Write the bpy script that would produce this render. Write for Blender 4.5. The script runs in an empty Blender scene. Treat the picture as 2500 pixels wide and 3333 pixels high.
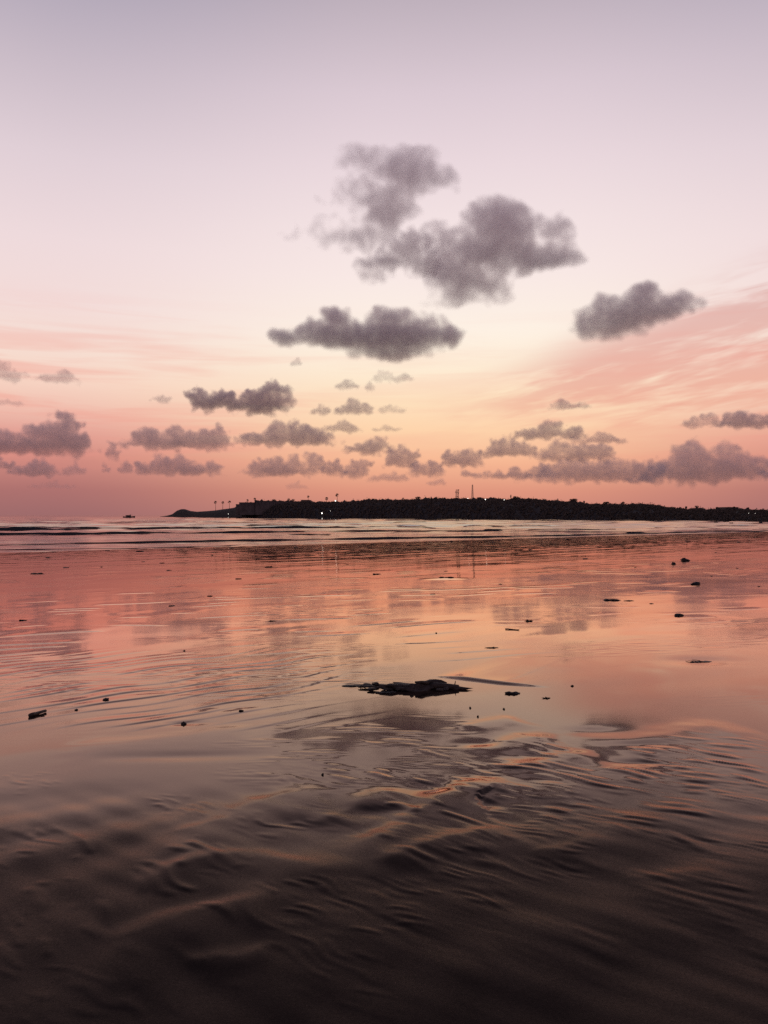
import bpy, bmesh, math, random
import numpy as np
from mathutils import Vector, Matrix

R = math.radians
scene = bpy.context.scene
col = scene.collection

# ------------------------------------------------------------------ camera
F = 2566.0                     # focal length in photograph pixels (2500 x 3333)
HZ = 1676.0                    # row of the sea horizon
CAMZ = 1.5
cam_d = bpy.data.cameras.new("camera")
cam_d.sensor_fit = 'VERTICAL'
cam_d.sensor_height = 36.0
cam_d.lens = 36.0 * F / 3333.0
cam_d.clip_start = 0.05
cam_d.clip_end = 90000
cam = bpy.data.objects.new("camera", cam_d)
cam.location = (0, 0, CAMZ)
cam.rotation_euler = (R(90) + math.atan((HZ - 1666.5) / F), 0, 0)
col.objects.link(cam)
scene.camera = cam

# ------------------------------------------------------------------ colour management, renderer
vs = scene.view_settings
scene.display_settings.display_device = 'sRGB'
vs.view_transform = 'Standard'
vs.look = 'None'
vs.exposure = 0.0
vs.gamma = 1.0
vs.use_curve_mapping = False
cy = scene.cycles
cy.use_denoising = False
cy.max_bounces = 8
cy.volume_bounces = 4
cy.volume_max_steps = 256
cy.transparent_max_bounces = 16
cy.caustics_reflective = True
cy.sample_clamp_indirect = 6.0


def srgb(r, g, b):
    def f(c):
        c /= 255.0
        return c / 12.92 if c <= 0.04045 else ((c + 0.055) / 1.055) ** 2.4
    return (f(r), f(g), f(b), 1.0)


# ------------------------------------------------------------------ sky after sunset
SUN_AZ = 5.0                   # degrees right of straight ahead, the sun is just below the horizon
world = bpy.data.worlds.new("World")
scene.world = world
world.use_nodes = True
wn, wl = world.node_tree.nodes, world.node_tree.links
for n in list(wn):
    wn.remove(n)


class NT:
    """small helper that writes node graphs"""
    def __init__(self, tree):
        self.t, self.n, self.l = tree, tree.nodes, tree.links

    def put(self, sock, v):
        if isinstance(v, bpy.types.NodeSocket):
            self.l.new(v, sock)
        else:
            sock.default_value = v

    def m(self, op, a, b=None, c=None, clamp=False):
        n = self.n.new('ShaderNodeMath'); n.operation = op; n.use_clamp = clamp
        self.put(n.inputs[0], a)
        if b is not None: self.put(n.inputs[1], b)
        if c is not None: self.put(n.inputs[2], c)
        return n.outputs[0]

    def step(self, v, lo, hi, a=0.0, b=1.0):
        n = self.n.new('ShaderNodeMapRange'); n.interpolation_type = 'SMOOTHSTEP'
        self.put(n.inputs['Value'], v)
        for k, q in (('From Min', lo), ('From Max', hi), ('To Min', a), ('To Max', b)):
            n.inputs[k].default_value = q
        return n.outputs['Result']

    def mix(self, f, a, b):
        n = self.n.new('ShaderNodeMix'); n.data_type = 'RGBA'
        self.put(n.inputs[0], f); self.put(n.inputs[6], a); self.put(n.inputs[7], b)
        return n.outputs[2]

    def ramp(self, f, stops, interp='B_SPLINE'):
        n = self.n.new('ShaderNodeValToRGB'); cr = n.color_ramp; cr.interpolation = interp
        while len(cr.elements) < len(stops): cr.elements.new(0.5)
        for e, (p, c) in zip(cr.elements, stops):
            e.position = p
        for e, (p, c) in zip(cr.elements, stops):
            e.color = c
        self.put(n.inputs[0], f)
        return n.outputs[0]

    def xyz(self, x, y, z=0.0):
        n = self.n.new('ShaderNodeCombineXYZ')
        for i, q in enumerate((x, y, z)): self.put(n.inputs[i], q)
        return n.outputs[0]

    def noise(self, vec, scale, detail=4.0, rough=0.55, dist=0.0):
        n = self.n.new('ShaderNodeTexNoise')
        self.put(n.inputs['Vector'], vec)
        n.inputs['Scale'].default_value = scale; n.inputs['Detail'].default_value = detail
        n.inputs['Roughness'].default_value = rough; n.inputs['Distortion'].default_value = dist
        return n.outputs[0]


w = NT(world.node_tree)
tc = wn.new('ShaderNodeTexCoord')
sp = wn.new('ShaderNodeSeparateXYZ'); wl.new(tc.outputs['Generated'], sp.inputs[0])
el = w.m('MULTIPLY', w.m('ARCSINE', sp.outputs[2]), 180 / math.pi)          # elevation, degrees
az = w.m('MULTIPLY', w.m('ARCTAN2', sp.outputs[0], sp.outputs[1]), 180 / math.pi)   # azimuth, degrees to the right
elf = w.m('DIVIDE', el, 60.0, clamp=True)


def stops(*rows):
    return [(min(1.0, e / 60.0), srgb(*c)) for e, c in rows]


sun_side = w.ramp(elf, stops((0, (204, 134, 120)), (1.7, (223, 150, 126)), (3.9, (247, 184, 148)), (6.1, (254, 212, 172)),
                             (8.2, (254, 225, 190)), (10.5, (254, 236, 212)), (13, (254, 241, 227)), (16.8, (249, 233, 229)), (20, (244, 227, 227)),
                             (24, (234, 216, 221)), (28.2, (219, 202, 211)), (33, (192, 178, 189)), (42, (128, 122, 146)), (60, (62, 64, 92))), 'LINEAR')
wing = w.ramp(elf, stops((0, (158, 107, 107)), (1.7, (174, 114, 111)), (3.9, (210, 140, 129)), (5.5, (227, 161, 149)), (7, (240, 191, 175)),
                         (9, (247, 213, 196)), (11, (246, 221, 209)), (14, (243, 220, 217)), (18, (238, 218, 220)),
                         (23, (224, 207, 214)), (28, (201, 187, 198)), (33, (172, 163, 180)), (42, (112, 109, 138)), (60, (60, 63, 92))), 'LINEAR')
behind = w.ramp(elf, stops((0, (128, 106, 116)), (5, (158, 126, 136)), (14, (152, 134, 152)), (30, (122, 119, 146)), (60, (64, 67, 96))), 'LINEAR')
off = w.m('ABSOLUTE', w.m('SUBTRACT', az, SUN_AZ))
sky_c = w.mix(w.step(off, 4, 29), sun_side, wing)
sky_c = w.mix(w.step(off, 36, 130), sky_c, behind)
# thin high veils lit pink from below, streaming up to the right
vec_v = w.xyz(w.m('MULTIPLY', w.m('ADD', az, w.m('MULTIPLY', el, 0.9)), 0.055),
              w.m('MULTIPLY', w.m('SUBTRACT', el, w.m('MULTIPLY', az, 0.20)), 0.36))
veil_n = w.noise(vec_v, 1.0, 4.0, 0.58, 0.5)
veil_f = w.noise(w.xyz(w.m('MULTIPLY', az, 0.22), w.m('MULTIPLY', w.m('SUBTRACT', el, w.m('MULTIPLY', az, 0.15)), 1.3)), 1.0, 3.0, 0.6, 0.3)
veil_mask = w.m('MULTIPLY', w.m('MULTIPLY', w.step(az, 1, 15), w.step(el, 4.4, 7.5)),
                w.step(w.m('SUBTRACT', el, w.m('MULTIPLY', az, 0.34)), 5.2, 9.0, 1.0, 0.0))
veil_mask = w.m('MULTIPLY', veil_mask, w.step(off, 60, 110, 1.0, 0.0))
veil = w.m('MULTIPLY', veil_mask, w.step(w.m('ADD', veil_n, w.m('MULTIPLY', w.m('SUBTRACT', veil_f, 0.5), 0.50)), 0.30, 0.58), clamp=True)
veil_col = w.ramp(w.m('DIVIDE', el, 20.0, clamp=True), [(0.25, srgb(241, 172, 143)), (0.5, srgb(235, 174, 158)), (0.75, srgb(220, 180, 177))])
sky_c = w.mix(w.m('MULTIPLY', veil, 0.85), sky_c, veil_col)
# low salmon bands, strongest away from the glow
band_n = w.noise(w.xyz(w.m('MULTIPLY', az, 0.05), w.m('MULTIPLY', el, 0.65)), 1.3, 3.0, 0.6, 0.4)
band = w.m('MULTIPLY', w.m('MULTIPLY', w.step(band_n, 0.42, 0.68), w.step(el, 2.5, 5.0)), w.step(el, 9.5, 16.0, 1.0, 0.0))
sky_c = w.mix(w.m('MULTIPLY', w.m('MULTIPLY', band, w.step(off, 6, 26, 0.35, 1.0)), 0.40), sky_c, srgb(240, 150, 136))
bg = wn.new('ShaderNodeBackground'); wl.new(sky_c, bg.inputs[0]); bg.inputs[1].default_value = 1.0
wo = wn.new('ShaderNodeOutputWorld'); wl.new(bg.outputs[0], wo.inputs[0])
world.cycles.sampling_method = 'MANUAL'
world.cycles.sample_map_resolution = 512

# ------------------------------------------------------------------ helpers
rng = np.random.default_rng(7)
random.seed(11)


def _hash(ix, iy, iz, seed):
    h = (ix.astype(np.int64) * 374761393 + iy.astype(np.int64) * 668265263 + iz.astype(np.int64) * 2147483647 + seed * 974711) & 0xffffffff
    h = ((h ^ (h >> 13)) * 1274126177) & 0xffffffff
    h = ((h ^ (h >> 16)) * 2246822519) & 0xffffffff
    return h ^ (h >> 15)


def pn2(x, y, seed=0):
    """gradient noise in the plane, about -1..1"""
    x0, y0 = np.floor(x), np.floor(y)
    fx, fy = x - x0, y - y0
    ux, uy = fx * fx * fx * (fx * (fx * 6 - 15) + 10), fy * fy * fy * (fy * (fy * 6 - 15) + 10)
    z = np.zeros_like(x0)

    def g(dx, dy):
        a = _hash(x0 + dx, y0 + dy, z, seed).astype(np.float64) * (2 * math.pi / 4294967296.0)
        return np.cos(a) * (fx - dx) + np.sin(a) * (fy - dy)
    a, b, c, d = g(0, 0), g(1, 0), g(0, 1), g(1, 1)
    return 1.5 * ((a + (b - a) * ux) + ((c + (d - c) * ux) - (a + (b - a) * ux)) * uy)


def vn3(p, seed=0):
    """value noise in space, about -1..1"""
    i = np.floor(p); f = p - i
    u = f * f * (3 - 2 * f)
    o = np.zeros(len(p))
    for dx in (0, 1):
        for dy in (0, 1):
            for dz in (0, 1):
                h = _hash(i[:, 0] + dx, i[:, 1] + dy, i[:, 2] + dz, seed) / 4294967296.0
                wx = u[:, 0] if dx else 1 - u[:, 0]
                wy = u[:, 1] if dy else 1 - u[:, 1]
                wz = u[:, 2] if dz else 1 - u[:, 2]
                o += h * wx * wy * wz
    return o * 2 - 1


def sstep(x, a, b):
    t = np.clip((x - a) / (b - a), 0, 1)
    return t * t * (3 - 2 * t)


def mesh_from(name, v, f, smooth=True):
    me = bpy.data.meshes.new(name)
    v = np.asarray(v, dtype=np.float32).reshape(-1, 3)
    f = np.asarray(f, dtype=np.int32)
    k = f.shape[1]
    me.vertices.add(len(v)); me.vertices.foreach_set("co", v.ravel())
    me.loops.add(f.size); me.loops.foreach_set("vertex_index", f.ravel())
    me.polygons.add(len(f)); me.polygons.foreach_set("loop_start", np.arange(0, f.size, k, dtype=np.int32))
    me.polygons.foreach_set("use_smooth", np.full(len(f), smooth, dtype=bool))
    me.update(calc_edges=True)
    return me


def link(name, me, mat=None, parent=None):
    o = bpy.data.objects.new(name, me)
    col.objects.link(o)
    if mat is not None and me is not None and not me.materials:
        me.materials.append(mat)
    if parent is not None:
        o.parent = parent
    return o


def tag(o, label=None, cat=None, group=None, kind=None):
    if label: o["label"] = label
    if cat: o["category"] = cat
    if group: o["group"] = group
    if kind: o["kind"] = kind
    return o


def empty(name, loc, rz=0.0):
    o = bpy.data.objects.new(name, None)
    o.empty_display_size = 0.2
    o.location = loc
    o.rotation_euler = (0, 0, rz)
    col.objects.link(o)
    return o


def grid_faces(nr, nc):
    i = np.arange(nr * nc).reshape(nr, nc)
    return np.stack([i[:-1, :-1], i[:-1, 1:], i[1:, 1:], i[1:, :-1]], -1).reshape(-1, 4)


class MB:
    """collects simple solids into one mesh"""
    def __init__(self):
        self.v, self.f = [], []

    def add(self, v, f):
        n = len(self.v)
        self.v += [tuple(p) for p in v]
        self.f += [tuple(i + n for i in q) for q in f]

    def box(self, c, s, rz=0.0):
        ca, sa = math.cos(rz), math.sin(rz)
        vs_ = []
        for z in (-1, 1):
            for x, y in ((-1, -1), (1, -1), (1, 1), (-1, 1)):
                lx, ly = x * s[0] / 2, y * s[1] / 2
                vs_.append((c[0] + lx * ca - ly * sa, c[1] + lx * sa + ly * ca, c[2] + z * s[2] / 2))
        self.add(vs_, [(0, 3, 2, 1), (4, 5, 6, 7), (0, 1, 5, 4), (1, 2, 6, 5), (2, 3, 7, 6), (3, 0, 4, 7)])

    def tube(self, pts, rad, n=6):
        pts = [Vector(p) for p in pts]
        if not hasattr(rad, '__len__'): rad = [rad] * len(pts)
        vs_, fs = [], []
        for i, p in enumerate(pts):
            d = (pts[min(i + 1, len(pts) - 1)] - pts[max(i - 1, 0)]).normalized()
            a = d.cross(Vector((0.31, 0.87, 0.38))).normalized(); b = d.cross(a)
            for k in range(n):
                t = 2 * math.pi * k / n
                vs_.append(p + (a * math.cos(t) + b * math.sin(t)) * rad[i])
        for i in range(len(pts) - 1):
            for k in range(n):
                fs.append((i * n + k, i * n + (k + 1) % n, (i + 1) * n + (k + 1) % n, (i + 1) * n + k))
        fs.append(tuple(range(n - 1, -1, -1))); fs.append(tuple(range((len(pts) - 1) * n, len(pts) * n)))
        self.add(vs_, fs)

    def mesh(self, name, smooth=False):
        me = bpy.data.meshes.new(name)
        me.from_pydata(self.v, [], self.f)
        if smooth:
            for p in me.polygons: p.use_smooth = True
        me.update()
        return me

    def build(self, name, mat, parent=None, smooth=False):
        return link(name, self.mesh(name, smooth), mat, parent)


def ico(sub=2):
    bm = bmesh.new()
    bmesh.ops.create_icosphere(bm, subdivisions=sub, radius=1.0)
    v = np.array([p.co[:] for p in bm.verts]); f = np.array([[q.index for q in p.verts] for p in bm.faces])
    bm.free()
    return v, f


ICO1, ICO2, ICO3, ICO4 = ico(1), ico(2), ico(3), ico(4)


def material(name, color, rough=0.6, ior=1.45, vary=0.0, scale=5.0, bump=0.0, spec=0.5):
    m = bpy.data.materials.new(name)
    m.use_nodes = True
    t = NT(m.node_tree)
    b = t.n['Principled BSDF']
    b.inputs['Roughness'].default_value = rough
    b.inputs['IOR'].default_value = ior
    b.inputs['Specular IOR Level'].default_value = spec
    c = tuple(color) + (1.0,)
    co = t.n.new('ShaderNodeTexCoord')
    if vary > 0:
        n = t.noise(co.outputs['Object'], scale, 5.0, 0.6)
        lo = tuple(q * (1 - vary) for q in color) + (1.0,); hi = tuple(min(1, q * (1 + vary)) for q in color) + (1.0,)
        t.put(b.inputs['Base Color'], t.ramp(n, [(0.3, lo), (0.7, hi)], 'LINEAR'))
    else:
        b.inputs['Base Color'].default_value = c
    if bump > 0:
        bn = t.n.new('ShaderNodeBump'); bn.inputs['Strength'].default_value = 0.6; bn.inputs['Distance'].default_value = bump
        t.put(bn.inputs['Height'], t.noise(co.outputs['Object'], scale * 3, 6.0, 0.65))
        t.put(b.inputs['Normal'], bn.outputs[0])
    return m


# ------------------------------------------------------------------ the lie of the land
SY, SX = 0.020, -0.016         # the beach falls away ahead and to the left
SEA = -2.02


def beach_at(px, py):
    D = CAMZ / ((py - HZ) / F - SY - SX * (px - 1250) / F)
    return D * (px - 1250) / F, D


def sea_at(px, py, z=SEA):
    D = (CAMZ - z) * F / (py - HZ)
    return D * (px - 1250) / F, D


def at(px, py, D):
    return ((px - 1250) / F * D, D, CAMZ - (py - HZ) / F * D)


def polydist(x, y, pts):
    """distance to a polyline, the side of it (+ beyond) and the position along it"""
    best = np.full(x.shape, 1e9); side = np.zeros_like(x); along = np.zeros_like(x)
    n = len(pts) - 1
    for i in range(n):
        ax, ay = pts[i]; bx, by = pts[i + 1]
        dx, dy = bx - ax, by - ay
        L2 = dx * dx + dy * dy
        t = np.clip(((x - ax) * dx + (y - ay) * dy) / L2, 0, 1)
        qx, qy = x - (ax + t * dx), y - (ay + t * dy)
        d = np.hypot(qx, qy)
        m = d < best
        best = np.where(m, d, best)
        side = np.where(m, np.sign(dx * qy - dy * qx), side)
        along = np.where(m, (i + t) / n, along)
    return best, side, along


RIDGES = [   # crest lines in photograph pixels, height mm, far width, near width (m)
    ([(1080, 2765), (1210, 2742), (1330, 2690), (1420, 2615), (1500, 2568), (1600, 2556), (1650, 2585)], 28.08, 0.108, 0.275),
    ([(1180, 2850), (1300, 2800), (1430, 2752), (1560, 2715), (1680, 2688)], 21.6, 0.081, 0.200),
    ([(420, 2900), (520, 2860), (640, 2812), (760, 2795), (900, 2805), (1040, 2838), (1140, 2862)], 19.44, 0.090, 0.200),
    ([(300, 3080), (430, 3050), (600, 3005), (760, 2960), (900, 2918)], 19.44, 0.090, 0.200),
    ([(440, 2735), (600, 2712), (740, 2672), (860, 2610), (1000, 2572), (1080, 2560)], 11.88, 0.108, 0.300),
    ([(1030, 2690), (1120, 2640), (1230, 2590), (1330, 2560)], 12.96, 0.090, 0.175),
    ([(1500, 2445), (1600, 2432), (1720, 2405), (1830, 2400)], 12.96, 0.126, 0.250),
    ([(1610, 2505), (1720, 2490), (1830, 2462), (1960, 2450)], 14.04, 0.108, 0.250),
    ([(1980, 2445), (2120, 2410), (2280, 2372), (2420, 2360)], 12.96, 0.180, 0.350),
    ([(1700, 2590), (1840, 2570), (1960, 2520), (2060, 2490)], 8.64, 0.144, 0.300),
    ([(1480, 2370), (1600, 2350), (1700, 2335)], 7.56, 0.108, 0.250),
    ([(600, 3160), (760, 3120), (900, 3090)], 8.64, 0.054, 0.100),
    ([(1700, 2780), (1830, 2770), (1960, 2720)], 6.48, 0.054, 0.125),
    ([(2000, 2860), (2200, 2850), (2400, 2830)], 8.64, 0.072, 0.175),
    ([(150, 2440), (420, 2420), (700, 2385), (850, 2370)], 6.48, 0.180, 0.375),
]
HOLLOWS = [   # px, py, half width, half depth (m), depth mm
    (1585, 2612, .09, .07, 12), (1420, 2560, .16, .10, 12), (1190, 2640, .17, .09, 14), (1560, 2420, .14, .10, 8),
    (1720, 2460, .18, .10, 10), (2100, 2425, .22, .10, 9), (1940, 2380, .20, .12, 6), (900, 2690, .30, .14, 8),
    (2090, 2480, .14, .06, 8), (600, 2460, .5, .10, 5), (1450, 1885, .55, .35, -32), (600, 2354, .16, .07, 5), (2278, 2150, .38, .25, 10),
]


def sand_z(x, y):
    z = -(SY * y + SX * x)
    D = np.maximum(y, 0.5)
    px = 1250 + F * x / D
    # shore-parallel frame
    ca, sa = 0.77, 0.64
    a, b = x * ca + y * sa, -x * sa + y * ca
    wx, wy = pn2(x / 1.7, y / 1.7, 3), pn2(x / 2.3, y / 2.3, 4)
    z += 0.009 * pn2(a / 6.0, b / 3.0, 1) * sstep(D, 6, 14) + 0.003 * pn2(a / 2.2 + .4 * wx, b / 0.9 + .5 * wy, 2) * sstep(D, 30, 9)
    def saw(ph, amp, steep=.16):
        """ripples with a short steep face towards the beach and a long back; amp fades each ripple in and out"""
        k = np.floor(ph); f = ph - k
        return amp * np.where(f < steep, sstep(f, 0, steep), sstep(f, 1.0, steep))
    # 1 ripples of the left middle
    m1 = sstep(px, 1350, 800) * sstep(D + .9 * pn2(x / 1.1, y / .6, 29), 5.7, 7.0) * sstep(D, 10.8, 8.8)
    m1 *= sstep(pn2(a / 2.6, b / 1.3, 5), -0.75, 0.0)
    p1 = b / 0.25 + .8 * wx + .55 * pn2(x / .9, y / .9, 6)
    z += saw(p1, 0.0068 * m1 * sstep(pn2(a / .85 + .35 * wy, np.floor(p1) * 3.7, 7), -.40, .35), .11)
    # 2 fine streaks of thin film, lying across
    m2 = sstep(pn2(x / 3.2, y / 1.8, 8), 0.05, 0.5) * sstep(D, 5.5, 8)
    r2 = pn2(x / 0.60 + .5 * wx, y / 0.11 - x * 1.2 + .7 * wy, 9)
    z += 0.0026 * m2 * np.abs(r2) * sstep(D, 60, 18)
    p2 = y / .55 - x * .42 + .9 * pn2(x / 2.5, y / 2.0, 23)
    z += saw(p2, 0.0070 * sstep(D, 8, 11) * sstep(D, 44, 28) * sstep(pn2(x / 1.4, np.floor(p2) * 2.9, 24), .10, .5) * sstep(pn2(x / 7, y / 5, 25), -.5, .1), .08)
    z += 0.0060 * sstep(D, 17, 30) * np.abs(pn2(x / 2.4, y / 0.42 - x * 0.5, 10)) * sstep(pn2(x / 9.0, y / 5.0, 21), 0.0, 0.5)
    z += 0.0380 * sstep(D, 30, 52) * np.abs(pn2(x / 8.0, y / 1.3 - x * 0.6, 11)) * sstep(D, 190, 90)
    # 3 drainage rills that fan down to the right in the near ground
    c, d = x * 0.76 - y * 0.65, x * 0.65 + y * 0.76
    m3 = sstep(px, 800, 1350) * sstep(D, 5.9, 5.0) * sstep(pn2(c / .70, d / .46, 12), -0.25, 0.20) * (.22 + .78 * sstep(D, 2.8, 3.9))
    p3 = d / 0.095 + 1.1 * pn2(x / .45, y / .45, 13) + 0.5 * wx
    z += saw(p3, 0.0075 * m3 * sstep(pn2(c / 0.30 + .3 * wy, np.floor(p3) * 4.1, 14), -.1, .5), .42)
    z += 0.0030 * m3 * np.abs(pn2(c / 0.22, d / .04 + wx, 26))
    m4 = sstep(px, 1500, 600) * sstep(D, 4.3, 3.8) * sstep(pn2(c / .40, d / .34, 15), -0.05, 0.30) * (.3 + .7 * sstep(D, 2.6, 3.3))
    p4 = d / 0.080 + 1.0 * wx + .8 * pn2(x / .4, y / .4, 27)
    z += saw(p4, 0.0055 * m4 * sstep(pn2(c / .22, np.floor(p4) * 3.3, 16), -.1, .5), .35)
    # central patch of broken streaks
    m5 = np.exp(-((px - 1200) / 430.0) ** 2) * sstep(D, 4.4, 4.9) * sstep(D, 6.6, 5.7) * sstep(pn2(x / .5, y / .32, 22), -.1, .4)
    z += 0.0040 * m5 * np.abs(pn2(x / .45 + y * .6, y / .085 + x * 1.1 + .6 * wy, 17)) ** .8
    # 4 long low swells
    m6 = sstep(D, 5.0, 3.9)
    z += 0.014 * m6 * pn2(a / 1.1 + .3 * wx, b / .42 + .4 * wy, 18)
    z += 0.004 * m6 * pn2(c / .55 + .4 * wx, d / .14 + .5 * wy, 19)
    # 5 crisp little ripples in clumps all over the near ground
    m7 = sstep(pn2(c / .8 + 3, d / .5, 32), .0, .35) * sstep(D, 5.3, 4.4) * (.45 + .55 * sstep(D, 2.4, 3.2))
    p7 = d / 0.052 + 1.4 * pn2(x / .5, y / .5, 33) + .6 * pn2(x / .17, y / .17, 34)
    z += saw(p7, 0.0030 * m7 * sstep(pn2(c / .16, np.floor(p7) * 2.7, 35), -.15, .45), .35)
    for pts, h, wf, wn_ in RIDGES:
        P = [beach_at(*p) for p in pts]
        xs, ys = [p[0] for p in P], [p[1] for p in P]
        sel = (x > min(xs) - 1) & (x < max(xs) + 1) & (y > min(ys) - 1) & (y < max(ys) + 1)
        if not sel.any(): continue
        X, Y = x[sel], y[sel]
        X2, Y2 = X + .03 * pn2(X / .2, Y / .2, 30), Y + .03 * pn2(X / .2, Y / .2, 31)
        dd, ss, tt = polydist(X2, Y2, P)
        taper = sstep(tt, 0.0, 0.25) * sstep(tt, 1.0, 0.75)
        wid = np.where(ss > 0, wf, wn_)
        z[sel] += h * .85e-3 * taper * np.exp(-(dd / wid) ** 2)
    for px_, py_, hw, hd, dep in HOLLOWS:
        cx, cy_ = beach_at(px_, py_)
        sel = (np.abs(x - cx) < 3 * hw) & (np.abs(y - cy_) < 3 * hd)
        z[sel] -= dep * 1e-3 * np.exp(-((x[sel] - cx) / hw) ** 2 - ((y[sel] - cy_) / hd) ** 2)
    # scoured bank beside the driftwood: a low face towards the camera
    P = [beach_at(*p) for p in ((1410, 2198), (1500, 2208), (1640, 2226), (1800, 2237))]
    sel = (np.abs(x - 1.0) < 2.5) & (np.abs(y - 7.2) < 2)
    if sel.any():
        dd, ss, tt = polydist(x[sel], y[sel], P)
        dd = np.where(ss > 0, dd, -dd)
        z[sel] += 0.020 * sstep(dd, -.06, .03) * np.exp(-np.maximum(dd, 0) / .55) * sstep(tt, 0, .40) * sstep(tt, 1, .6)
    # swash edge
    return z


# ------------------------------------------------------------------ beach
rows_near = 1.35 * (9.0 / 1.35) ** (np.linspace(0, 1, 700))
rows_mid = 9.0 * (40.0 / 9.0) ** (np.linspace(0, 1, 510)[1:])
rows_far = 40.0 * (420.0 / 40.0) ** (np.linspace(0, 1, 170)[1:])
rows = np.concatenate([[-90, -40, -15, -5, 0.0, 0.8], rows_near, rows_mid, rows_far])
NC = 540
tt = np.linspace(-0.76, 0.76, NC)
tt = np.concatenate([[-6.0, -2.0, -1.1], tt, [1.1, 2.0, 6.0]])
YY = np.repeat(rows[:, None], len(tt), 1)
XX = tt[None, :] * (np.abs(YY) + 1.2)
ZZ = sand_z(XX.ravel(), YY.ravel())
beach_me = mesh_from("beach", np.stack([XX.ravel(), YY.ravel(), ZZ], -1), grid_faces(len(rows), len(tt)))

sand = bpy.data.materials.new("wet_sand")
sand.use_nodes = True
t = NT(sand.node_tree)
t.n.remove(t.n['Principled BSDF'])
co = t.n.new('ShaderNodeTexCoord')
obj_c = co.outputs['Object']
n_patch = t.noise(obj_c, 0.55, 3.0, 0.6, 0.6)
n_fine = t.noise(obj_c, 42.0, 3.0, 0.65)
n_mid = t.noise(obj_c, 6.0, 3.0, 0.6)
sep = t.n.new('ShaderNodeSeparateXYZ'); t.l.new(obj_c, sep.inputs[0])
drained = t.step(t.m('ADD', sep.outputs[1], t.m('MULTIPLY', t.m('SUBTRACT', n_patch, 0.5), 2.2)), 3.2, 4.9, 1.0, 0.0)   # the upper beach has lost its film of water
n_grain = t.noise(obj_c, 260.0, 2.0, 0.7)
bn = t.n.new('ShaderNodeBump'); bn.inputs['Strength'].default_value = 0.6; bn.inputs['Distance'].default_value = 0.002
t.put(bn.inputs['Height'], t.m('ADD', t.m('MULTIPLY', n_fine, t.m('ADD', 0.045, t.m('MULTIPLY', drained, 0.15))), t.m('MULTIPLY', n_grain, t.m('MULTIPLY', drained, 0.35))))
grains = t.n.new('ShaderNodeBsdfDiffuse')                 # the dark soaked sand itself
t.put(grains.inputs['Color'], t.ramp(n_mid, [(0.30, (0.013, 0.0100, 0.0085, 1)), (0.70, (0.025, 0.0185, 0.0150, 1))], 'LINEAR'))
film = t.n.new('ShaderNodeBsdfGlossy')                    # film of water standing on it
film.inputs['Color'].default_value = (1.0, 0.755, 0.66, 1)  # warm tint painted in for the deeper sunset colour of the reflections
t.put(film.inputs['Roughness'], t.m('ADD', t.m('MULTIPLY', drained, 0.22), t.m('ADD', t.step(n_patch, 0.40, 0.66, 0.035, 0.10), t.m('MULTIPLY', t.m('SUBTRACT', n_mid, 0.5), 0.05))))
fr = t.n.new('ShaderNodeFresnel'); fr.inputs['IOR'].default_value = 1.33
for nd in (grains, film, fr):
    t.put(nd.inputs['Normal'], bn.outputs[0])
gloss = t.m('MULTIPLY', t.m('POWER', fr.outputs[0], 1.45), t.m('SUBTRACT', 2.5, t.m('MULTIPLY', drained, 1.5)), clamp=True)
speck = t.m('ADD', t.m('MULTIPLY', t.m('SUBTRACT', n_grain, 0.5), 1.7), t.m('MULTIPLY', t.m('SUBTRACT', t.noise(obj_c, 95.0, 2.0, 0.7), 0.5), 1.1))
gloss = t.m('MULTIPLY', gloss, t.m('ADD', 1.0, t.m('MULTIPLY', speck, t.m('ADD', 0.15, t.m('MULTIPLY', drained, 0.75)))))   # coarse wet grains
gloss = t.m('MINIMUM', t.m('MAXIMUM', gloss, 0.0), 0.84)
mx = t.n.new('ShaderNodeMixShader')
t.put(mx.inputs[0], gloss); t.l.new(grains.outputs[0], mx.inputs[1]); t.l.new(film.outputs[0], mx.inputs[2])
t.l.new(mx.outputs[0], t.n['Material Output'].inputs['Surface'])
beach = tag(link("beach", beach_me, sand), kind="structure")

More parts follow.
